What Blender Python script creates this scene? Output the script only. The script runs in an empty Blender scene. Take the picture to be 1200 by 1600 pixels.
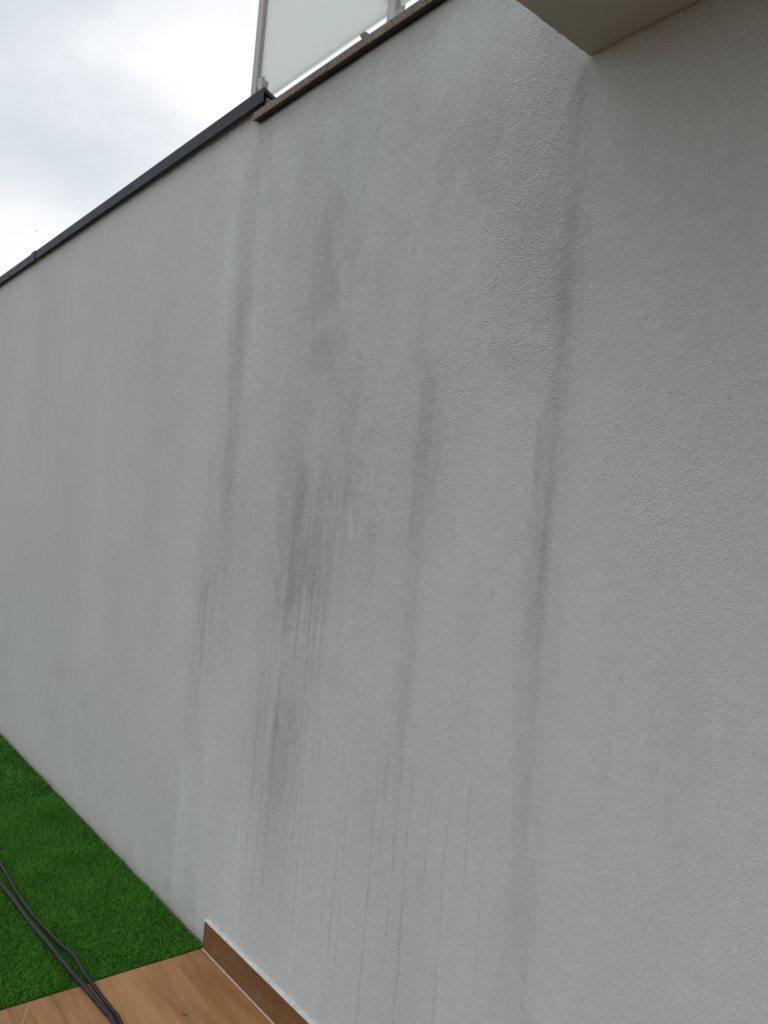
import bpy, bmesh, math, random
import numpy as np
from mathutils import Matrix, Vector

sc = bpy.context.scene
COL = sc.collection
R = math.radians

# ------------------------------------------------------------------ camera
cam = bpy.data.cameras.new('camera')
camo = bpy.data.objects.new('camera', cam)
COL.objects.link(camo)
sc.camera = camo
cam.sensor_fit = 'VERTICAL'
cam.sensor_height = 36.0
cam.lens = 36.0 * 1216.6 / 1600.0
cam.clip_start = 0.02
cam.clip_end = 6000
_r = Vector((0.63613755, 0.76653881, 0.08801859))
_u = Vector((-0.04810592, -0.07445172, 0.99606363))
_f = Vector((-0.77007457, 0.63786769, 0.01048648))
camo.matrix_world = Matrix(((_r.x, _u.x, -_f.x, 0.0),
                            (_r.y, _u.y, -_f.y, -1.46606),
                            (_r.z, _u.z, -_f.z, 1.65),
                            (0, 0, 0, 1)))

# ------------------------------------------------------------------ world: overcast sky
SUN_EL, SUN_AZ = R(62), R(-125)      # azimuth measured from +X, the sun is in front-left of the wall
world = bpy.data.worlds.new('World')
sc.world = world
world.use_nodes = True
wn, wl = world.node_tree.nodes, world.node_tree.links
wn.clear()
w_out = wn.new('ShaderNodeOutputWorld')
w_bg = wn.new('ShaderNodeBackground')
w_bg.inputs['Strength'].default_value = 0.1
sky = wn.new('ShaderNodeTexSky')
sky.sky_type = 'NISHITA'
sky.sun_disc = False
sky.sun_elevation = SUN_EL
sky.sun_rotation = R(90) - SUN_AZ
sky.air_density = 1.0
sky.dust_density = 2.0
tc = wn.new('ShaderNodeTexCoord')
mp = wn.new('ShaderNodeMapping')
mp.inputs['Location'].default_value = (14.946, 4.055, 4.103)
mp.inputs['Scale'].default_value = (1.0, 1.0, 1.9)
n1 = wn.new('ShaderNodeTexNoise')
n1.inputs['Scale'].default_value = 2.6
n1.inputs['Detail'].default_value = 5.0
n1.inputs['Roughness'].default_value = 0.48
n1.inputs['Distortion'].default_value = 0.35
cr = wn.new('ShaderNodeValToRGB')
cr.color_ramp.elements[0].position = 0.32
cr.color_ramp.elements[0].color = (6.5, 7.0, 7.8, 1)
cr.color_ramp.elements[1].position = 0.62
cr.color_ramp.elements[1].color = (11.0, 11.05, 11.1, 1)
e = cr.color_ramp.elements.new(0.47)
e.color = (8.2, 8.55, 9.0, 1)
mx = wn.new('ShaderNodeMix')
mx.data_type = 'RGBA'
mx.inputs[0].default_value = 0.93
wl.new(tc.outputs['Generated'], mp.inputs['Vector'])
wl.new(mp.outputs['Vector'], n1.inputs['Vector'])
wl.new(n1.outputs['Fac'], cr.inputs['Fac'])
wl.new(sky.outputs['Color'], mx.inputs[6])
wl.new(cr.outputs['Color'], mx.inputs[7])
wl.new(mx.outputs[2], w_bg.inputs['Color'])
wl.new(w_bg.outputs['Background'], w_out.inputs['Surface'])

# ------------------------------------------------------------------ sun behind the cloud
sl = bpy.data.lights.new('sun', 'SUN')
sl.energy = 0.5
sl.angle = R(50)
sl.color = (1.0, 0.97, 0.92)
slo = bpy.data.objects.new('sun', sl)
COL.objects.link(slo)
_d = Vector((math.cos(SUN_EL) * math.cos(SUN_AZ), math.cos(SUN_EL) * math.sin(SUN_AZ), math.sin(SUN_EL)))
slo.rotation_euler = _d.to_track_quat('Z', 'Y').to_euler()
slo.location = (-6, -6, 9)

# ------------------------------------------------------------------ exposure
sc.view_settings.view_transform = 'Standard'
sc.view_settings.look = 'None'
sc.view_settings.exposure = 0.0
sc.view_settings.gamma = 1.0
sc.view_settings.use_curve_mapping = False


# ================================================================== helpers
def tag(o, label=None, cat=None, group=None, kind=None):
    if label: o['label'] = label
    if cat: o['category'] = cat
    if group: o['group'] = group
    if kind: o['kind'] = kind
    return o

def link(name, me, mat=None, parent=None):
    o = bpy.data.objects.new(name, me)
    COL.objects.link(o)
    if mat and me is not None and not me.materials:
        me.materials.append(mat)
    if parent is not None:
        o.parent = parent
    return o

def empty(name, loc=(0, 0, 0)):
    o = bpy.data.objects.new(name, None)
    COL.objects.link(o)
    o.location = loc
    o.empty_display_size = 0.1
    return o

def prism(pts, z0, z1, bev=0.0):
    """mesh: polygon pts (ccw, x y) extruded from z0 to z1"""
    bm = bmesh.new()
    lo = [bm.verts.new((x, y, z0)) for x, y in pts]
    hi = [bm.verts.new((x, y, z1)) for x, y in pts]
    n = len(pts)
    bm.faces.new(lo[::-1]); bm.faces.new(hi)
    for i in range(n):
        bm.faces.new((lo[i], lo[(i + 1) % n], hi[(i + 1) % n], hi[i]))
    bmesh.ops.recalc_face_normals(bm, faces=bm.faces[:])
    if bev:
        bmesh.ops.bevel(bm, geom=bm.edges[:], offset=bev, segments=1, affect='EDGES', profile=0.5)
    me = bpy.data.meshes.new('m')
    bm.to_mesh(me); bm.free()
    return me

def box(x0, x1, y0, y1, z0, z1, bev=0.0):
    return prism([(x0, y0), (x1, y0), (x1, y1), (x0, y1)], z0, z1, bev)

def profile(pts, x0, x1, skew=0.0, bev=0.0):
    """mesh: (y, z) section swept along x; the x1 end is cut on the skew (dx per dy)"""
    bm = bmesh.new()
    ymin = min(p[0] for p in pts)
    a = [bm.verts.new((x0, y, z)) for y, z in pts]
    b = [bm.verts.new((x1 + skew * (y - ymin), y, z)) for y, z in pts]
    n = len(pts)
    bm.faces.new(a); bm.faces.new(b[::-1])
    for i in range(n):
        bm.faces.new((a[i], b[i], b[(i + 1) % n], a[(i + 1) % n]))
    bmesh.ops.recalc_face_normals(bm, faces=bm.faces[:])
    if bev:
        bmesh.ops.bevel(bm, geom=bm.edges[:], offset=bev, segments=2, affect='EDGES', profile=0.5)
    me = bpy.data.meshes.new('m')
    bm.to_mesh(me); bm.free()
    return me

def tube(pts, rad, seg=10, cap=True):
    """mesh: tube along a smoothed polyline; rad is a number or a list"""
    P = np.array(pts, float)
    # Catmull-Rom
    Q = np.vstack([2 * P[0] - P[1], P, 2 * P[-1] - P[-2]])
    out = []
    K = 8
    for i in range(1, len(Q) - 2):
        for k in range(K):
            t = k / K
            out.append(0.5 * (2 * Q[i] + (Q[i + 1] - Q[i - 1]) * t + (2 * Q[i - 1] - 5 * Q[i] + 4 * Q[i + 1] - Q[i + 2]) * t * t
                              + (-Q[i - 1] + 3 * Q[i] - 3 * Q[i + 1] + Q[i + 2]) * t ** 3))
    out.append(P[-1])
    bm = bmesh.new()
    rings = []
    n = len(out)
    for i, p in enumerate(out):
        d = Vector(out[min(i + 1, n - 1)] - out[max(i - 1, 0)]).normalized()
        s = d.cross(Vector((0, 0, 1)))
        if s.length < 1e-4: s = Vector((1, 0, 0))
        s.normalize()
        t = s.cross(d)
        rr = rad if np.isscalar(rad) else float(np.interp(i / (n - 1), np.linspace(0, 1, len(rad)), rad))
        rings.append([bm.verts.new(Vector(p) + rr * (math.cos(a) * s + math.sin(a) * t)) for a in [2 * math.pi * k / seg for k in range(seg)]])
    for a, b in zip(rings, rings[1:]):
        for k in range(seg):
            bm.faces.new((a[k], a[(k + 1) % seg], b[(k + 1) % seg], b[k]))
    if cap:
        bm.faces.new(rings[0][::-1]); bm.faces.new(rings[-1])
    for f in bm.faces: f.smooth = True
    bmesh.ops.recalc_face_normals(bm, faces=bm.faces[:])
    me = bpy.data.meshes.new('m')
    bm.to_mesh(me); bm.free()
    return me

def vn(x, z, sx, sz, seed):
    """smooth value noise in 0..1 at lattice frequencies sx, sz (per metre)"""
    rng = np.random.RandomState(seed)
    T = rng.rand(256, 256)
    u, v = x * sx + 100.37, z * sz + 57.11
    i, j = np.floor(u).astype(int), np.floor(v).astype(int)
    a, b = u - i, v - j
    a = a * a * (3 - 2 * a); b = b * b * (3 - 2 * b)
    i0, i1, j0, j1 = i % 256, (i + 1) % 256, j % 256, (j + 1) % 256
    return (T[i0, j0] * (1 - a) + T[i1, j0] * a) * (1 - b) + (T[i0, j1] * (1 - a) + T[i1, j1] * a) * b

def sst(a, b, x):
    t = np.clip((x - a) / (b - a), 0, 1)
    return t * t * (3 - 2 * t)


# ------------------------------------------------------------------ material kit
class Mat:
    def __init__(s, name):
        s.m = bpy.data.materials.new(name)
        s.m.use_nodes = True
        s.n, s.l = s.m.node_tree.nodes, s.m.node_tree.links
        s.b = s.n['Principled BSDF']
    def node(s, t, **kw):
        x = s.n.new(t)
        for k, v in kw.items(): setattr(x, k, v)
        return x
    def coord(s, kind='Object', scale=(1, 1, 1), loc=None):
        t = s.node('ShaderNodeTexCoord'); m = s.node('ShaderNodeMapping')
        m.inputs['Scale'].default_value = scale
        if loc is not None: s.l.new(loc, m.inputs['Location'])
        s.l.new(t.outputs[kind], m.inputs['Vector'])
        return m.outputs['Vector']
    def noise(s, vec, scale, detail=3, rough=0.5, dist=0.0):
        t = s.node('ShaderNodeTexNoise')
        t.inputs['Scale'].default_value = scale; t.inputs['Detail'].default_value = detail
        t.inputs['Roughness'].default_value = rough; t.inputs['Distortion'].default_value = dist
        s.l.new(vec, t.inputs['Vector'])
        return t.outputs['Fac']
    def voro(s, vec, scale, out='Distance', feature='F1'):
        t = s.node('ShaderNodeTexVoronoi', feature=feature)
        t.inputs['Scale'].default_value = scale
        s.l.new(vec, t.inputs['Vector'])
        return t.outputs[out]
    def ramp(s, fac, *stops):
        r = s.node('ShaderNodeValToRGB')
        el = r.color_ramp.elements
        while len(el) < len(stops): el.new(0.5)
        for e_, (p, c) in zip(el, stops):
            e_.position = p
            e_.color = (c, c, c, 1) if np.isscalar(c) else (*c, 1)
        s.l.new(fac, r.inputs['Fac'])
        return r.outputs['Color']
    def mix(s, fac, a, b, mode='MIX'):
        m = s.node('ShaderNodeMix', data_type='RGBA', blend_type=mode)
        for sock, v in ((m.inputs[0], fac), (m.inputs[6], a), (m.inputs[7], b)):
            if isinstance(v, (int, float)): sock.default_value = v
            elif isinstance(v, tuple): sock.default_value = (*v, 1)
            else: s.l.new(v, sock)
        return m.outputs[2]
    def math(s, op, a, b=0.0):
        m = s.node('ShaderNodeMath', operation=op)
        for sock, v in zip(m.inputs, (a, b)):
            if isinstance(v, (int, float)): sock.default_value = v
            else: s.l.new(v, sock)
        return m.outputs[0]
    def attr(s, name):
        a = s.node('ShaderNodeAttribute', attribute_name=name)
        return a.outputs['Fac']
    def rand(s):
        return s.node('ShaderNodeObjectInfo').outputs['Random']
    def bump(s, h, strength, dist=0.01, prev=None):
        b = s.node('ShaderNodeBump')
        if isinstance(strength, (int, float)): b.inputs['Strength'].default_value = strength
        else: s.l.new(strength, b.inputs['Strength'])
        b.inputs['Distance'].default_value = dist
        s.l.new(h, b.inputs['Height'])
        if prev is not None: s.l.new(prev, b.inputs['Normal'])
        s.l.new(b.outputs['Normal'], s.b.inputs['Normal'])
        return b.outputs['Normal']
    def set(s, color=None, rough=None, metal=None, spec=None):
        for k, v in (('Base Color', color), ('Roughness', rough), ('Metallic', metal), ('Specular IOR Level', spec)):
            if v is None: continue
            if isinstance(v, tuple): s.b.inputs[k].default_value = (*v, 1)
            elif isinstance(v, (int, float)): s.b.inputs[k].default_value = v
            else: s.l.new(v, s.b.inputs[k])
        return s.m


def mat_stucco():
    s = Mat('stucco')
    v = s.coord('Object')
    big = s.noise(s.coord('Object', (1, 1, 0.45)), 1.6, 4, 0.55)
    col = s.mix(s.attr('zone'), (0.556, 0.566, 0.540), (0.560, 0.592, 0.594))
    col = s.mix(s.ramp(big, (0.3, 0.0), (0.7, 1.0)), col, s.mix(1.0, col, (0.93, 0.935, 0.93), 'MULTIPLY'))
    col = s.mix(s.attr('pale'), col, (0.67, 0.76, 0.77))
    # dark pits in the render, run-off stains and painted coping shadow
    grit = s.noise(v, 95, 4, 0.65)
    dk = s.math('MULTIPLY', s.attr('stain_shade'), s.math('ADD', s.math('MULTIPLY', grit, 1.1), 0.45))
    col = s.mix(dk, col, (0.125, 0.128, 0.122))
    col = s.mix(s.attr('brown'), col, (0.30, 0.25, 0.18))
    fine = s.noise(v, 330, 2, 0.6)
    col = s.mix(0.6, col, s.mix(1.0, col, s.ramp(fine, (0.3, 0.80), (0.7, 1.12)), 'MULTIPLY'))
    mot = s.noise(v, 34, 5, 0.7)
    col = s.mix(0.6, col, s.mix(1.0, col, s.ramp(mot, (0.3, 0.90), (0.7, 1.08)), 'MULTIPLY'))
    pits = s.ramp(s.noise(v, 140, 3, 0.6), (0.27, 1.0), (0.40, 0.0))
    col = s.mix(s.math('MULTIPLY', pits, s.math('MULTIPLY', s.attr('coarse'), 0.5)), col, (0.17, 0.17, 0.165))
    # trowelled grain: lumps plus finer sand
    wv = s.coord('Object')
    lumps = s.noise(wv, 150, 4, 0.62, 0.0)
    cells = s.voro(wv, 210)
    h = s.math('ADD', s.math('MULTIPLY', lumps, 0.75), s.math('MULTIPLY', cells, -0.75))
    st = s.math('ADD', s.math('MULTIPLY', s.attr('coarse'), 0.48), 0.10)
    nb = s.bump(h, st, 0.008)
    sand = s.noise(wv, 420, 2, 0.6)
    s.bump(sand, 0.30, 0.002, nb)
    return s.set(col, 0.92, 0, 0.15)

def mat_granite():
    s = Mat('granite')
    v = s.coord('Object')
    a = s.noise(v, 130, 3, 0.75)
    b = s.voro(v, 260, 'Color')
    col = s.ramp(a, (0.34, (0.045, 0.034, 0.027)), (0.48, (0.20, 0.150, 0.112)), (0.62, (0.38, 0.31, 0.25)))
    col = s.mix(0.35, col, s.mix(1.0, col, b, 'MULTIPLY'))
    dirt = s.noise(v, 9, 4, 0.6)
    col = s.mix(s.ramp(dirt, (0.4, 0.0), (0.75, 0.65)), col, (0.05, 0.042, 0.036))
    s.bump(a, 0.35, 0.003)
    return s.set(col, 0.62, 0, 0.3)

def mat_metal():
    s = Mat('anthracite_sheet')
    v = s.coord('Object')
    d = s.noise(v, 7, 4, 0.6)
    col = s.mix(s.ramp(d, (0.35, 0.0), (0.7, 1.0)), (0.013, 0.018, 0.030), (0.022, 0.028, 0.043))
    col = s.mix(s.ramp(s.noise(v, 60, 3, 0.7), (0.58, 0.0), (0.72, 0.12)), col, (0.12, 0.12, 0.125))
    s.bump(s.noise(v, 3.2, 2), 0.12, 0.02)
    return s.set(col, s.ramp(d, (0.3, 0.5), (0.7, 0.65)), 0, 0.22)

def mat_aluminium():
    s = Mat('brushed_aluminium')
    v = s.coord('Object', (90, 90, 1.4))
    g = s.noise(v, 4, 3, 0.6)
    col = s.mix(s.ramp(g, (0.3, 0.0), (0.7, 1.0)), (0.30, 0.295, 0.285), (0.42, 0.415, 0.405))
    return s.set(col, 0.48, 0.55, 0.4)

def mat_frosted():
    s = Mat('frosted_glass')
    v = s.coord('Object')
    d = s.noise(v, 2.2, 4, 0.6)
    col = s.mix(s.ramp(d, (0.3, 0.0), (0.7, 1.0)), (0.95, 0.998, 0.970), (0.985, 0.995, 0.965))
    tr = s.node('ShaderNodeBsdfTranslucent'); s.l.new(col, tr.inputs['Color'])
    s.set((0.55, 0.62, 0.58), 0.28, 0, 0.35)
    m = s.node('ShaderNodeMixShader'); m.inputs[0].default_value = 0.06
    s.l.new(tr.outputs[0], m.inputs[1]); s.l.new(s.b.outputs[0], m.inputs[2])
    s.l.new(m.outputs[0], s.n['Material Output'].inputs['Surface'])
    return s.m

def mat_tile(name, dark=1.0):
    s = Mat(name)
    r = s.rand()
    comb = s.node('ShaderNodeCombineXYZ')
    for k in range(3): s.l.new(s.math('MULTIPLY', r, 7.0 + 5 * k), comb.inputs[k])
    v = s.coord('Object', (1.0, 7.5, 7.5), comb.outputs[0])
    broad = s.noise(v, 1.5, 4, 0.55, 0.8)
    v2 = s.coord('Object', (2.0, 60, 60), comb.outputs[0])
    grain = s.noise(v2, 2.2, 4, 0.65, 0.4)
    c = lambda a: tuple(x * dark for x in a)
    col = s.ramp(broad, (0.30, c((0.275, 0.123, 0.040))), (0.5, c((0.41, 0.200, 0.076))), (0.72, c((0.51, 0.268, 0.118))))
    col = s.mix(0.55, col, s.mix(1.0, col, s.ramp(grain, (0.3, 0.68), (0.7, 1.15)), 'MULTIPLY'))
    knots = s.ramp(s.noise(s.coord('Object', (3, 12, 12), comb.outputs[0]), 1.3, 3, 0.6), (0.66, 0.0), (0.78, 0.6))
    col = s.mix(knots, col, c((0.14, 0.075, 0.04)))
    tint = s.ramp(r, (0.0, 0.78), (1.0, 1.02))
    col = s.mix(1.0, col, tint, 'MULTIPLY')
    dust = s.noise(s.coord('Object'), 26, 5, 0.65)
    col = s.mix(s.ramp(dust, (0.52, 0.0), (0.8, 0.16)), col, (0.42, 0.38, 0.33))
    s.bump(grain, 0.12, 0.002)
    return s.set(col, s.ramp(dust, (0.3, 0.42), (0.7, 0.6)), 0, 0.4)

def mat_plain(name, a, b, scale, rough=0.8, bump=0.0, spec=0.3):
    s = Mat(name)
    v = s.coord('Object')
    n = s.noise(v, scale, 4, 0.6)
    col = s.mix(s.ramp(n, (0.3, 0.0), (0.7, 1.0)), a, b)
    if bump: s.bump(s.noise(v, scale * 3, 3, 0.6), bump, 0.01)
    return s.set(col, rough, 0, spec)

def mat_blade():
    s = Mat('turf_fibre')
    t = s.attr('tone')
    col = s.ramp(t, (0.0, (0.032, 0.145, 0.008)), (0.45, (0.062, 0.245, 0.016)), (0.8, (0.100, 0.325, 0.026)), (1.0, (0.24, 0.37, 0.07)))
    return s.set(col, 0.5, 0, 0.3)

STUCCO, GRANITE, METAL, ALU, FROST = mat_stucco(), mat_granite(), mat_metal(), mat_aluminium(), mat_frosted()
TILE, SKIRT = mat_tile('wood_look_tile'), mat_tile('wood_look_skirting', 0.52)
GROUT = mat_plain('grout', (0.34, 0.245, 0.17), (0.42, 0.31, 0.22), 40, 0.9)
WHITE = mat_plain('white_filler', (0.52, 0.50, 0.45), (0.70, 0.68, 0.63), 60, 0.85, 0.3)
PAINT = mat_plain('soffit_paint', (0.345, 0.370, 0.345), (0.395, 0.42, 0.39), 5, 0.9, 0.08, 0.15)
RUBBER = mat_plain('cable_rubber', (0.010, 0.010, 0.012), (0.022, 0.022, 0.025), 30, 0.55, 0.1, 0.35)
SOIL = mat_plain('earth', (0.10, 0.08, 0.06), (0.16, 0.13, 0.10), 3, 0.95, 0.3)
BACKING = mat_plain('turf_backing', (0.010, 0.035, 0.008), (0.018, 0.055, 0.012), 60, 0.9, 0.5)
CONCRETE = mat_plain('concrete', (0.30, 0.29, 0.27), (0.38, 0.37, 0.35), 6, 0.9, 0.2)
SHADE_BLACK = mat_plain('coping_shade_black', (0.010, 0.009, 0.008), (0.025, 0.022, 0.019), 50, 0.9, 0.4)  # black for the added shadow strip under the coping
RUST = mat_plain('mortar_bed', (0.16, 0.10, 0.07), (0.27, 0.22, 0.17), 70, 0.95, 0.6)
LEAF = mat_plain('leaf', (0.035, 0.085, 0.02), (0.07, 0.13, 0.03), 20, 0.5, 0.1)
DARK = mat_plain('dark_scrap', (0.03, 0.03, 0.035), (0.05, 0.05, 0.055), 40, 0.5)
PLUME = mat_plain('plumage', (0.10, 0.10, 0.11), (0.16, 0.16, 0.17), 10, 0.7)

# ================================================================== setting
tag(link('ground', box(-1500, 1500, -1500, 1500, -0.5, -0.06), SOIL), kind='structure')

floor = tag(link('tiled_floor', box(-2.590, 4.0, -4.2, 0.02, -0.055, -0.0011), GROUT), kind='structure')
random.seed(4)
EDGE = -2.590
J = 0.0011                                            # half a joint
rows = [-0.0105, -0.2034, -0.4147, -0.626, -0.837, -1.048, -1.259, -1.470, -1.681, -1.892, -2.103, -2.314]
for i, (ya, yb) in enumerate(zip(rows, rows[1:])):
    start = EDGE
    first = [1.02, 0.62, 1.2, 0.0, 0.8, 1.1, 0.5, 0.95, 0.7, 1.2, 0.4][i]
    if i == 3:                                        # the tile by the turf is cut on the diagonal
        k = (0.09 / 0.047)
        xd = -2.581 + (ya - yb) * k
        wj = 0.004
        link('tile', prism([(EDGE, ya - J), (EDGE, yb + J), (xd - wj, yb + J), (-2.581 - 0.001, ya - J - 0.001)], -0.010, 0, 0.0007), TILE, floor)
        link('tile', prism([(-2.581 + wj * 2, ya - J), (xd + wj, yb + J), (-1.75, yb + J), (-1.75, ya - J)], -0.010, 0, 0.0007), TILE, floor)
        start, first = -1.75, 1.2
    x = start
    L = first
    while x < 3.9:
        x1 = min(x + L, 4.0)
        link('tile', box(x + (J if x > EDGE else 0), x1 - J, yb + J, ya - J, -0.010, random.uniform(-0.0004, 0.0004), 0.0007), TILE, floor)
        x, L = x1, 1.2

# ------------------------------------------------------------------ the rendered wall
wall = tag(empty('rendered_wall', (0, 0, 0)),
           'tall grey rendered garden wall with dark vertical run-off stains', 'wall')

X = np.unique(np.concatenate([np.arange(-9.0, -5.0, 0.04), np.arange(-5.0, -2.9, 0.012), np.arange(-2.9, -1.05, 0.004),
                              np.arange(-1.05, -0.3, 0.006), np.arange(-0.3, 4.01, 0.05), [-2.7202, -2.7198]]).round(5))
NZ = 520
T = np.linspace(0, 1, NZ)
ztop = np.where(X < -2.72, 3.248, 3.168)
GX = np.repeat(X[:, None], NZ, 1)
GZ = -0.05 + (ztop[:, None] + 0.05) * T[None, :]

coarse = 0.62 * sst(-3.6, -2.4, GX + 0.25 * (vn(GX, GZ, 5, 2, 6) - .5)) * (0.22 + 0.78 * sst(1.1, 2.3, GZ + 0.25 * (vn(GX, GZ, 3, 3, 5) - .5)))
coarse *= 0.55 + 0.75 * vn(GX, GZ, 4, 3, 8)
band = np.exp(-((GX + 1.30) / 0.16) ** 2) * sst(1.75, 2.2, GZ)             # lumpy patch below the balcony's corner
band2 = np.exp(-((GX + 2.72) / 0.10) ** 2) * sst(0.4, 1.2, GZ) * 0.5
coarse = np.clip(coarse + 0.38 * band + 0.6 * band2, 0, 1.6)
ridge = np.exp(-((GX + 1.155) / 0.018) ** 2) * sst(2.40, 2.55, GZ) * (1 - sst(2.62, 2.72, GZ)) * 0.7   # smoothed strip under the corner
coarse *= 1 - 0.8 * ridge
DY = 0.0022 * (vn(GX, GZ, 2.1, 1.7, 1) - .5) * 2 + 0.0010 * (vn(GX, GZ, 11, 9, 2) - .5) * 2
DY += coarse * (0.0004 * (vn(GX, GZ, 48, 48, 3) - .5) + 0.0010 * (vn(GX, GZ, 105, 95, 4) - .5)) * 2
DY -= 0.0035 * ridge
patch_edge = np.exp(-((GX + 1.213 + 0.02 * (GZ - 1.85)) / 0.012) ** 2) * sst(1.72, 1.80, GZ) * (1 - sst(1.88, 1.95, GZ))
DY -= 0.0025 * patch_edge

# --- stains: run-off marks with a shape of their own, plus painted coping shadow
stain_shade = np.zeros_like(GX)
streaky = vn(GX, GZ, 55, 1.6, 11) * 0.6 + vn(GX, GZ, 120, 3.0, 12) * 0.4
_wx = GX + 0.10 * (vn(GX, GZ, 6, 4, 16) - .5) + 0.05 * (vn(GX, GZ, 17, 13, 17) - .5)
_wz = GZ + 0.30 * (vn(GX, GZ, 5, 3, 18) - .5) + 0.09 * (vn(GX, GZ, 15, 11, 19) - .5)
cloudy = vn(_wx + .21 * _wz, _wz - .15 * _wx, 7, 3.0, 13) * 0.5 + vn(_wx - .3 * _wz, _wz + .3 * _wx, 16, 9, 14) * 0.3 + vn(_wx, _wz, 37, 24, 20) * 0.2
low = 1 - sst(1.2, 1.9, GZ)
blot = vn(_wx + .4 * _wz, _wz - .4 * _wx, 26, 17, 15)
def streak(x, w, zt, zb, a, st=0.12, sb=0.4, skew=0.0, rag=1.0, seed=21):
    global stain_shade
    cx = x + skew * (GZ - zt) + 0.03 * rag * (vn(GZ * 0 + seed, GZ, 1, 2.4, seed) - .5)
    ww = (1.6 * w + 0.009) * (0.75 + 0.5 * vn(GZ * 0 + seed, GZ, 1, 3.1, seed + 1))
    g = np.exp(-np.abs((GX - cx) / ww) ** 1.7)
    e_ = sst(zb - sb, zb + 0.02, GZ) * (1 - sst(zt - st, zt + 0.02, GZ))
    stain_shade = stain_shade + a * g * e_ * np.clip(0.62 + (0.25 + 0.45 * low) * (streaky - .5) * 1.6 + 0.7 * (cloudy - .5) + 0.35 * (blot - .5), 0, 2)
# left run under the end of the metal coping
streak(-2.80, 0.055, 3.05, 1.95, 0.26, seed=31)
streak(-2.745, 0.032, 2.55, 1.75, 0.50, sb=0.3, seed=33)
streak(-2.83, 0.060, 1.90, 1.10, 0.48, sb=0.35, seed=35)
streak(-2.845, 0.025, 1.45, 0.75, 0.34, sb=0.4, seed=36)
streak(-2.68, 0.070, 1.80, 1.20, 0.22, sb=0.4, seed=37)
# broad central run under the granite
streak(-2.21, 0.115, 3.14, 1.60, 0.42, st=0.3, seed=41)
streak(-2.16, 0.045, 2.85, 2.15, 0.26, st=0.3, seed=43)
streak(-1.93, 0.050, 2.70, 1.70, 0.22, st=0.4, seed=44)
streak(-2.15, 0.140, 2.15, 1.42, 0.62, st=0.45, sb=0.35, seed=45)
streak(-2.19, 0.115, 1.70, 0.95, 0.58, st=0.3, sb=0.45, skew=0.02, seed=46)
streak(-2.225, 0.075, 1.15, 0.50, 0.42, st=0.3, sb=0.4, seed=47)
streak(-2.06, 0.030, 1.75, 1.20, 0.35, sb=0.3, seed=48)
streak(-1.86, 0.090, 2.00, 1.55, 0.30, st=0.25, sb=0.4, seed=49)
streak(-1.625, 0.018, 2.22, 1.20, 0.62, st=0.25, sb=0.55, rag=0.7, seed=51)
streak(-1.600, 0.060, 2.02, 1.72, 0.32, st=0.2, sb=0.2, seed=52)
streak(-1.45, 0.100, 2.95, 2.00, 0.18, st=0.4, seed=53)
streak(-1.75, 0.150, 3.14, 2.10, 0.24, st=0.3, seed=54)
# the run below the balcony's corner
streak(-1.168, 0.014, 2.78, 1.70, 0.85, st=0.05, sb=0.4, rag=0.35, seed=61)
streak(-1.172, 0.036, 2.70, 0.75, 0.30, st=0.3, sb=0.8, rag=0.4, seed=62)
streak(-1.183, 0.030, 1.78, 0.95, 0.16, st=0.15, sb=0.5, rag=0.4, seed=63)
streak(-1.158, 0.014, 1.25, 0.10, 0.24, st=0.4, sb=0.3, skew=-0.045, rag=0.4, seed=64)
streak(-1.21, 0.05, 2.78, 2.25, 0.14, st=0.1, seed=65)
streak(-0.90, 0.090, 1.55, 1.15, 0.16, st=0.3, sb=0.3, seed=66)
streak(-0.78, 0.050, 1.75, 1.10, 0.14, st=0.4, sb=0.4, seed=67)
streak(-1.37, 0.060, 1.65, 1.15, 0.16, st=0.3, sb=0.3, seed=68)
streak(-1.52, 0.035, 0.95, 0.35, 0.22, st=0.3, sb=0.3, seed=69)
stain_shade += (0.10 + 0.22 * sst(0.35, 0.75, cloudy)) * (0.35 + 0.65 * sst(1.2, 2.7, GZ)) * sst(-3.0, -2.6, GX) * (1 - 0.6 * sst(-1.25, -0.95, GX))
stain_shade += 0.62 * (1 - sst(0.0, 0.16, 3.168 - GZ + 0.05 * (vn(GX, GZ, 14, 1, 98) - .5))) * sst(-2.77, -2.72, GX)  # dirt under the coping, with the slab's soft shadow painted in
stain_shade += patch_edge * 0.40
stain_shade *= 0.37
drip = np.zeros_like(GX)
# fine drip lines
rng = np.random.RandomState(7)
drips = [(-2.518, 1.05, .35), (-2.444, 1.1, .12), (-2.405, .9, .3), (-2.362, 1.3, .14), (-2.30, .95, .2), (-2.243, 1.25, .16), (-2.205, 1.6, .5),
         (-2.168, 1.65, .4), (-2.137, 1.5, .10), (-2.120, 1.3, .3), (-2.09, 1.2, .45), (-2.052, 1.1, .2), (-2.010, 1.25, .10), (-1.982, 1.4, .12),
         (-1.90, 1.3, .3), (-1.856, 1.2, .12), (-1.819, 1.35, .10), (-1.75, 1.5, .5), (-1.696, 1.25, .12), (-1.655, 1.4, .5), (-1.602, 1.3, .3),
         (-1.546, 1.2, .25), (-1.47, 1.3, .6), (-1.401, 1.2, .15), (-1.33, 1.4, .7), (-1.27, 1.1, .4), (-1.10, 1.2, .5), (-0.97, 1.5, 1.0), (-0.86, 1.6, 1.1), (-0.81, 1.5, 1.0)]
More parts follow.
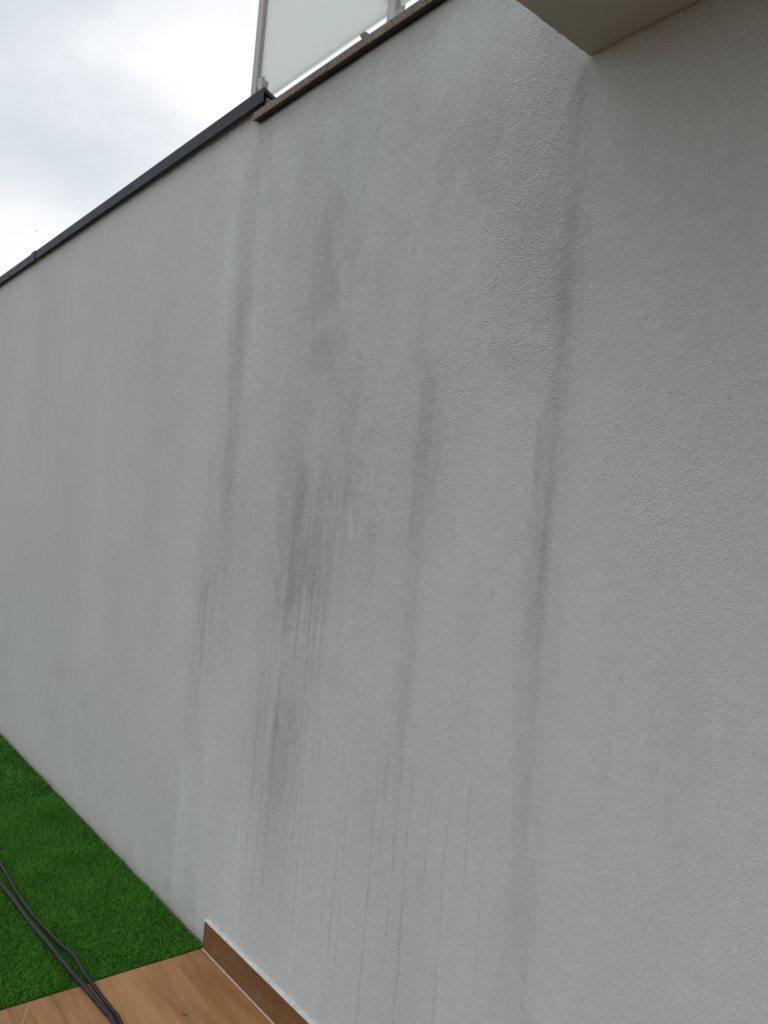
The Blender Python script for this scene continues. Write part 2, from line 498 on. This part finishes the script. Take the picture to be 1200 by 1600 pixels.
for i, (x, zt, zb) in enumerate(drips):
    cx = x + 0.012 * (vn(GZ * 0 + i, GZ, 1, 5, 70 + i) - .5) + 0.004 * (vn(GZ * 0 + i, GZ, 1, 22, 170 + i) - .5)
    a = rng.uniform(.15, .28) * (1.0 if x < -1.2 else 0.5) * (0.6 if zt > 1.45 else 1.0)
    g = np.exp(-((GX - cx) / 0.0030) ** 2)
    drip += a * g * sst(zb - .1, zb + .25, GZ) * (1 - sst(zt - .5, zt, GZ)) * (0.35 + 0.9 * vn(GZ * 0 + i, GZ, 1, 12, 270 + i))
# isolated specks
for x, z, r_ in [(-0.936, 1.36, .0045), (-1.224, 1.283, .005), (-1.0, 1.9, .003), (-4.06, 0.55, .012), (-3.5, 1.7, .006), (-1.32, 1.49, .005), (-0.75, 1.95, .004)]:
    stain_shade += 0.32 * np.exp(-((GX - x) ** 2 + ((GZ - z) * .8) ** 2) / r_ ** 2)
stain_shade = np.clip(stain_shade + 0.95 * drip, 0, 0.55)

pale = np.zeros_like(GX)
for x, w, zt, zb, a in [(-2.91, .075, 3.2, 2.3, .42), (-2.66, .05, 3.1, 2.0, .34), (-2.87, .05, .75, .05, .55), (-2.70, .05, 1.0, .2, .20), (-2.45, .08, .8, .05, .2),
                        (-2.62, .12, 1.95, 1.75, .25), (-2.05, .06, 3.1, 2.6, .3), (-2.48, .05, 3.1, 2.4, .22), (-1.25, .2, 1.0, .1, .15), (-2.45, .25, .7, -.2, .20), (-1.9, .35, .6, -.2, .16), (-2.3, .2, 2.0, 1.9, .12)]:
    g = np.exp(-np.abs((GX - x - .02 * (vn(GZ, GZ, 2, 0, 90) - .5)) / w) ** 2)
    pale += a * g * sst(zb - .1, zb + .3, GZ) * (1 - sst(zt - .3, zt + .02, GZ)) * (0.4 + 0.8 * streaky)
pale = np.clip(pale, 0, 0.8)
brown = 0.20 * np.exp(-(((GX + 4.48) / .14) ** 2 + ((GZ - .64) / .055) ** 2)) * (0.4 + cloudy)
brown += 0.35 * (1 - sst(0.0, 0.035, GZ - 0.012 * vn(GX, GZ, 30, 1, 95))) * (1 - sst(-2.62, -2.58, GX))
brown += 0.28 * (1 - sst(0.0, 0.10, GZ - 0.10 * vn(GX, GZ, 16, 2, 96) * vn(GX, GZ, 41, 2, 99))) * (0.3 + 0.7 * vn(GX, GZ, 60, 40, 94))
brown += 0.05 * sst(.45, .8, cloudy) * (1 - sst(-3.0, -2.7, GX))
brown += 0.10 * np.exp(-((GX + 2.18) / .13) ** 2) * sst(1.0, 1.4, GZ) * (1 - sst(1.75, 1.95, GZ)) * (0.4 + cloudy)
brown = np.clip(brown, 0, .6)
zone = sst(-3.5, -2.1, GX + 0.1 * (vn(GX, GZ, 3, 2, 97) - .5))

NX = len(X)
co = np.stack([GX, DY, GZ], -1).reshape(-1, 3).astype(np.float32)
ii, jj = np.meshgrid(np.arange(NX - 1), np.arange(NZ - 1), indexing='ij')
b0 = (ii * NZ + jj).ravel()
quads = np.stack([b0, b0 + NZ, b0 + NZ + 1, b0 + 1], 1).astype(np.int32)
# body behind the skin (two heights), as plain boxes in the same mesh
bodies = [(-9.0, -2.7205, 0.006, 0.25, -0.05, 3.245), (-2.7195, 4.0, 0.006, 0.25, -0.05, 3.165)]
bc, bq = [], []
base = len(co)
for k, (x0, x1, y0, y1, z0, z1) in enumerate(bodies):
    o_ = base + 8 * k
    bc += [(x, y, z) for x in (x0, x1) for y in (y0, y1) for z in (z0, z1)]
    for f in ((0, 1, 3, 2), (4, 6, 7, 5), (0, 4, 5, 1), (2, 3, 7, 6), (1, 5, 7, 3), (0, 2, 6, 4)):
        bq.append([o_ + t for t in f])
co = np.vstack([co, np.array(bc, np.float32)])
quads = np.vstack([quads, np.array(bq, np.int32)])
me = bpy.data.meshes.new('render_skin')
me.vertices.add(len(co)); me.vertices.foreach_set('co', co.ravel())
me.loops.add(quads.size); me.loops.foreach_set('vertex_index', quads.ravel())
me.polygons.add(len(quads)); me.polygons.foreach_set('loop_start', np.arange(0, quads.size, 4, dtype=np.int32))
me.update(calc_edges=True)
sm = np.ones(len(quads), bool); sm[-12:] = False
me.polygons.foreach_set('use_smooth', sm)
for nm, arr in (('stain_shade', stain_shade), ('pale', pale), ('brown', brown), ('coarse', coarse), ('zone', zone)):
    at = me.attributes.new(nm, 'FLOAT', 'POINT')
    full = np.zeros(len(co), np.float32); full[:arr.size] = arr.ravel().astype(np.float32)
    at.data.foreach_set('value', full)
me.validate()
link('render', me, STUCCO, wall)

# granite coping slabs on the lower length of the wall
gx = [-2.764, -2.2585, -1.755, -1.252, -0.749, -0.246, 0.257, 0.760, 1.263, 1.766, 2.269, 2.772, 3.275, 3.778]
for i, (a, b) in enumerate(zip(gx, gx[1:])):
    dz = random.uniform(-.0007, .0007)
    m_ = profile([(-0.024, 3.1690 + dz), (-0.024, 3.200 + dz), (0.28, 3.198 + dz), (0.28, 3.1685 + dz)], a + 0.0017, b - 0.0017, 0.0, 0.0018)
    if i == 0:                                        # notched round the end of the higher wall
        m_ = prism([(-2.764, -0.024), (b - 0.0017, -0.024), (b - 0.0017, 0.28), (-2.716, 0.28), (-2.716, -0.0045), (-2.755, -0.0045)], 3.169, 3.200, 0.0018)
    link('granite_slab', m_, GRANITE, wall)
link('coping_shade_strip', box(-2.742, 3.77, -0.016, -0.0035, 3.1605, 3.1688, 0.001), SHADE_BLACK, wall)  # added black strip that stands for the contact shadow under the slabs
# granite upstand against the end of the higher wall, on its mortar bed
link('granite_upstand', prism([(-2.7185, -0.008), (-2.692, -0.008), (-2.711, 0.058), (-2.712, 0.24), (-2.7185, 0.24)], 3.2015, 3.2460, 0.0008), GRANITE, wall)
link('mortar_bed', prism([(-2.728, -0.012), (-2.704, -0.012), (-2.704, -0.0035), (-2.728, -0.0035)], 3.2005, 3.2140, 0.001), RUST, wall)
# leaning offcut of granite wedged under the glass
bm = bmesh.new()
sp = [(-2.0996, 3.2345), (-2.0700, 3.2335), (-2.0420, 3.2005), (-2.0770, 3.2005)]
va = [bm.verts.new((x, -0.012, z)) for x, z in sp]; vb = [bm.verts.new((x, 0.022, z)) for x, z in sp]
bm.faces.new(va); bm.faces.new(vb[::-1])
for k in range(4): bm.faces.new((va[k], vb[k], vb[(k + 1) % 4], va[(k + 1) % 4]))
bmesh.ops.recalc_face_normals(bm, faces=bm.faces[:])
bmesh.ops.bevel(bm, geom=bm.edges[:], offset=0.0012, segments=1, affect='EDGES')
fm = bpy.data.meshes.new('m'); bm.to_mesh(fm); bm.free()
link('granite_spacer', fm, GRANITE, wall)

# metal coping on the higher wall
def coping(x0, x1, lift=0.0, skew=0.0):
    l = lift
    return profile([(-0.030 - l, 3.215 - l), (-0.030 - l, 3.272 + l), (0.29 + l, 3.265 + l), (0.29 + l, 3.211), (0.287 + l, 3.211),
                    (0.287 + l, 3.250), (-0.027 - l, 3.255), (-0.027 - l, 3.2162 - l), (-0.020 - l, 3.2155 - l)], x0, x1, skew)
link('metal_coping', coping(-5.690, -2.680, 0, -0.42), METAL, wall)
link('metal_coping', coping(-9.0, -5.696), METAL, wall)
link('coping_joint', coping(-5.79, -5.700, 0.004), METAL, wall)

# skirting tiles along the foot of the wall above the paved floor
sk = [-2.590, -1.392, -0.192, 1.008, 2.208, 3.408]
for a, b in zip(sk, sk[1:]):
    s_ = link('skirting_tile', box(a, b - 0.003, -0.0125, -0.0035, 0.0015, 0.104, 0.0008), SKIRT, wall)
    bm = bmesh.new()
    n = 60
    ring = []
    for k in range(n + 1):
        x = a - 0.001 + (b - a) * k / n
        h = 0.1045 + 0.0005 * math.sin(k * 0.7) + random.uniform(-.0003, .0003)
        ring.append([bm.verts.new((x, -0.0128 + random.uniform(-.0001, .0001), 0.1025)), bm.verts.new((x, -0.0115, h + 0.0012)),
                     bm.verts.new((x, -0.004, h + 0.0015)), bm.verts.new((x, 0.001, h + 0.0025 + random.uniform(-.0005, .0006)))])
    for p, q in zip(ring, ring[1:]):
        for t in range(3): bm.faces.new((p[t], q[t], q[t + 1], p[t + 1]))
    bmesh.ops.recalc_face_normals(bm, faces=bm.faces[:])
    fm = bpy.data.meshes.new('m'); bm.to_mesh(fm); bm.free()
    link('filler_bead', fm, WHITE, wall)
link('grout_line', box(-2.588, 3.4, -0.0160, -0.0118, -0.003, 0.0012), WHITE, wall)

tag(link('terrace', box(-9.0, 4.0, 0.252, 6.0, -0.05, 3.118), CONCRETE), kind='structure')

# ------------------------------------------------------------------ balcony slab over the camera
bal = tag(empty('balcony', (-1.158, 0, 2.785)), 'beige painted underside of the balcony slab jutting from the wall', 'balcony')
bm = bmesh.new()
nx, ny = 60, 44
gv = [[None] * (ny + 1) for _ in range(nx + 1)]
for i in range(nx + 1):
    for j in range(ny + 1):
        x = -1.158 + 5.158 * (i / nx) ** 1.6
        y = -0.001 - 0.80 * (j / ny) ** 1.4
        zz = 2.785 + 0.008 * min(1.0, (x + 1.158) / 0.5) + random.uniform(-.0007, .0007)
        if i == 0: x += random.uniform(-.0012, .0012)
        gv[i][j] = bm.verts.new((x, y, zz))
for i in range(nx):
    for j in range(ny):
        bm.faces.new((gv[i][j], gv[i + 1][j], gv[i + 1][j + 1], gv[i][j + 1])).smooth = True
ring = [gv[i][0] for i in range(nx + 1)] + [gv[nx][j] for j in range(1, ny + 1)] + [gv[i][ny] for i in range(nx - 1, -1, -1)] + [gv[0][j] for j in range(ny - 1, 0, -1)]
top = [bm.verts.new((v.co.x, v.co.y, 3.06)) for v in ring]
for k in range(len(ring)):
    bm.faces.new((ring[k], ring[(k + 1) % len(ring)], top[(k + 1) % len(ring)], top[k]))
bm.faces.new(top)
bmesh.ops.recalc_face_normals(bm, faces=bm.faces[:])
fm = bpy.data.meshes.new('m'); bm.to_mesh(fm); bm.free()
s_ = link('soffit', fm, PAINT, bal)
s_.matrix_parent_inverse = Matrix.Translation((1.158, 0, -2.785))

# ------------------------------------------------------------------ artificial turf
lawn = tag(link('turf_base', box(-9.0, -2.594, -6.0, -0.003, -0.055, -0.006), BACKING), kind='structure')
def turf(n, x0, x1, y0, y1, hmin, hmax, w, seed):
    rg = np.random.RandomState(seed)
    x = rg.uniform(x0, x1, n); y = rg.uniform(y0, y1, n)
    ang = rg.uniform(0, 2 * np.pi, n)
    lean = rg.uniform(0.15, 0.95, n)
    clump = vn(x, y, 9, 9, 301)
    la = 0.6 + 2.2 * (vn(x, y, 6, 6, 302) - .5) + rg.normal(0, 1.7, n)
    h = rg.uniform(hmin, hmax, n) * (0.8 + 0.4 * clump)
    dx, dy = np.cos(la) * lean * h, np.sin(la) * lean * h
    wx, wy = np.cos(ang) * w, np.sin(ang) * w
    z0 = -0.006
    P = np.zeros((n, 5, 3), np.float32)
    P[:, 0] = np.stack([x - wx, y - wy, np.full(n, z0)], 1)
    P[:, 1] = np.stack([x + wx, y + wy, np.full(n, z0)], 1)
    P[:, 2] = np.stack([x - wx * .8 + dx * .35, y - wy * .8 + dy * .35, z0 + h * .62], 1)
    P[:, 3] = np.stack([x + wx * .8 + dx * .35, y + wy * .8 + dy * .35, z0 + h * .62], 1)
    P[:, 4] = np.stack([x + dx, y + dy, z0 + h * (1.0 - .25 * lean)], 1)
    P[:, :, 1] = np.minimum(P[:, :, 1], -0.001)
    P[:, :, 0] = np.minimum(P[:, :, 0], -2.588)
    tone = np.clip(0.12 + rg.beta(2.2, 2.6, n) * .58 + .25 * (clump - .5) + (rg.rand(n) > .93) * .35, 0, 1)
    b = np.arange(n)[:, None] * 5
    F = np.stack([b + [0, 1, 3], b + [0, 3, 2], b + [2, 3, 4]], 1).reshape(-1, 3)
    return P.reshape(-1, 3), F, np.repeat(tone, 5)
parts = [turf(200000, -4.3, -2.594, -1.0, -0.002, .012, .021, .0009, 1), turf(70000, -6.4, -4.3, -1.0, -0.002, .013, .024, .0013, 2),
         turf(55000, -6.4, -2.594, -2.6, -1.0, .016, .030, .0018, 3), turf(20000, -9.0, -6.4, -2.6, -0.002, .018, .032, .003, 4)]
V, Fs, Ts, off = [], [], [], 0
for P, F, t in parts:
    V.append(P); Fs.append(F + off); Ts.append(t); off += len(P)
V, Fs, Ts = np.vstack(V).astype(np.float32), np.vstack(Fs).astype(np.int32), np.concatenate(Ts).astype(np.float32)
me = bpy.data.meshes.new('turf')
me.vertices.add(len(V)); me.vertices.foreach_set('co', V.ravel())
me.loops.add(Fs.size); me.loops.foreach_set('vertex_index', Fs.ravel())
me.polygons.add(len(Fs)); me.polygons.foreach_set('loop_start', np.arange(0, Fs.size, 3, dtype=np.int32))
me.update(calc_edges=True)
at = me.attributes.new('tone', 'FLOAT', 'POINT'); at.data.foreach_set('value', Ts)
tag(link('artificial_turf', me, mat_blade()), 'short bright green artificial grass along the foot of the wall', 'grass', kind='stuff')

# ================================================================== objects
# glass railing on the terrace edge
rail = tag(empty('glass_railing', (-2.0, 0.12, 3.17)), 'frosted glass railing with grey metal posts above the granite coping', 'railing')
def rpart(name, me_, mat, parent=rail):
    o = link(name, me_, mat, parent)
    if parent is rail: o.matrix_parent_inverse = Matrix.Translation((2.0, -0.12, -3.17))
    return o
posts = [-3.040, -2.111, -1.182, -0.253, 0.676, 1.605]
for i, px in enumerate(posts):
    zb = 3.272 if px < -2.7 else 3.2005
    p = rpart('post', box(px, px + 0.044, 0.100, 0.146, zb, 4.19, 0.003), ALU)
    rpart('post_foot', box(px - 0.012, px + 0.056, 0.088, 0.158, zb - 0.001, zb + 0.008, 0.002), ALU, p)
    for e_ in (-1, 1):
        if i == 0 and e_ < 0: continue
        if i == len(posts) - 1 and e_ > 0: continue
        cx = px + 0.022 + e_ * 0.040
        for zc in (3.46, 4.02):
            rpart('glass_clamp', box(cx - 0.018, cx + 0.018, 0.104, 0.142, zc - 0.022, zc + 0.022, 0.003), ALU)
for a, b in zip(posts, posts[1:]):
    rpart('glass_panel', box(a + 0.048, b - 0.004, 0.118, 0.128, 3.379, 4.12, 0.001), FROST)
rpart('handrail', box(-3.06, 1.67, 0.096, 0.150, 4.192, 4.232, 0.006), ALU)
rpart('post_bracket', box(-2.893, -2.858, 0.055, 0.085, 3.2725, 3.408, 0.002), ALU)

# cables lying across the turf and the tiles
c1 = [(-5.2, -.60, .021), (-4.3, -.48, .021), (-3.85, -.468, .022), (-3.591, -.474, .022), (-3.405, -.479, .022), (-3.257, -.482, .022), (-3.082, -.477, .022), (-2.947, -.464, .022),
      (-2.831, -.453, .023), (-2.759, -.438, .024), (-2.707, -.435, .024), (-2.629, -.438, .021), (-2.562, -.431, .0125), (-2.482, -.425, .0074), (-2.41, -.422, .0074),
      (-2.328, -.422, .0074), (-2.0, -.47, .0074), (-1.5, -.55, .0074), (-0.9, -.9, .0074)]
c2 = [(-5.2, -.74, .022), (-4.1, -.58, .022), (-3.7, -.536, .022), (-3.412, -.517, .022), (-3.2, -.506, .022), (-3.019, -.499, .022), (-2.891, -.489, .022), (-2.771, -.481, .022),
      (-2.658, -.473, .021), (-2.575, -.460, .0145), (-2.494, -.450, .0090), (-2.406, -.443, .0090), (-2.33, -.441, .0090), (-2.0, -.492, .0090), (-1.5, -.60, .0090), (-1.0, -1.0, .0090)]
tag(link('cable', tube(c1, 0.0064, 12), RUBBER), 'thinner black cable, the one nearer the wall, kinked where it leaves the grass', 'cable', 'black cables across the grass')
tag(link('cable', tube(c2, 0.0080, 12), RUBBER), 'thicker black cable, the one farther from the wall, running straight across the grass', 'cable', 'black cables across the grass')

# a small bent scrap on the floor tiles
tag(link('metal_scrap', tube([(-2.279, -.238, .0014), (-2.271, -.2325, .0022), (-2.263, -.229, .0018), (-2.2600, -.2305, .0014)], 0.0013, 6), DARK),
    'tiny dark bent scrap lying on the wood-look floor tiles', 'scrap')

# a leafy tendril up by the middle railing post
plant = tag(empty('climbing_plant', (-2.13, 0.09, 3.173)), 'small green leafy tendril by the railing post at the top edge', 'plant')
st = link('stem', tube([(-2.134, .104, 3.79), (-2.131, .100, 3.70), (-2.136, .098, 3.58), (-2.131, .100, 3.47)], [.002, .002, .0015, .001], 6), LEAF, plant)
st.matrix_parent_inverse = Matrix.Translation((2.13, -.09, -3.173))
bm = bmesh.new()
for a, b in (((0, 0, 0), 0.0),):
    mid = [bm.verts.new((0, 0, 0)), bm.verts.new((0, .018, .003)), bm.verts.new((0, .040, 0))]
    l_, r2 = bm.verts.new((-.013, .017, -.002)), bm.verts.new((.013, .017, -.002))
    bm.faces.new((mid[0], mid[1], l_)); bm.faces.new((mid[1], mid[2], l_)); bm.faces.new((mid[0], r2, mid[1])); bm.faces.new((mid[1], r2, mid[2]))
lm = bpy.data.meshes.new('m'); bm.to_mesh(lm); bm.free()
lm.materials.append(LEAF)
for k in range(12):
    o = bpy.data.objects.new('leaf', lm); COL.objects.link(o); o.parent = plant
    o.matrix_parent_inverse = Matrix.Translation((2.13, -.09, -3.173))
    o.location = (-2.132 + random.uniform(-.01, .004), .097, 3.437 + .031 * k)
    o.rotation_euler = (R(random.uniform(-70, 30)), R(random.uniform(-40, 40)), R(random.uniform(60, 300)))

# two distant birds
def bird(loc, s, rz, bank, label):
    root = tag(empty('bird', loc), label, 'bird', 'distant birds in the sky')
    root.rotation_euler = (bank, 0, rz)
    b = link('body', tube([(-.5 * s, 0, 0), (-.3 * s, 0, .01 * s), (0, 0, .03 * s), (.28 * s, 0, .04 * s), (.40 * s, 0, .05 * s), (.52 * s, 0, .02 * s)],
                          [.012 * s, .05 * s, .10 * s, .07 * s, .06 * s, .008 * s], 8), PLUME, root)
    for sgn in (-1, 1):
        bm = bmesh.new()
        pts = [(.18, .05), (.26, .45), (.05, .95), (-.02, .90), (.00, .45), (-.14, .05)]
        zz = [.05, .20, .12, .12, .19, .05]
        up = [bm.verts.new((x * s, sgn * y * s, (z + .012) * s)) for (x, y), z in zip(pts, zz)]
        dn = [bm.verts.new((x * s, sgn * y * s, (z - .012) * s)) for (x, y), z in zip(pts, zz)]
        bm.faces.new(up); bm.faces.new(dn[::-1])
        for k in range(6): bm.faces.new((up[k], dn[k], dn[(k + 1) % 6], up[(k + 1) % 6]))
        bmesh.ops.recalc_face_normals(bm, faces=bm.faces[:])
        wm = bpy.data.meshes.new('m'); bm.to_mesh(wm); bm.free()
        link('wing', wm, PLUME, root)
bird((-65.09, 14.28, 22.03), 0.10, R(70), R(12), 'fainter distant bird speck, upper left of the two over the coping joint')
bird((-65.05, 14.86, 21.70), 0.13, R(110), R(-15), 'darker distant bird speck just above the coping joint')
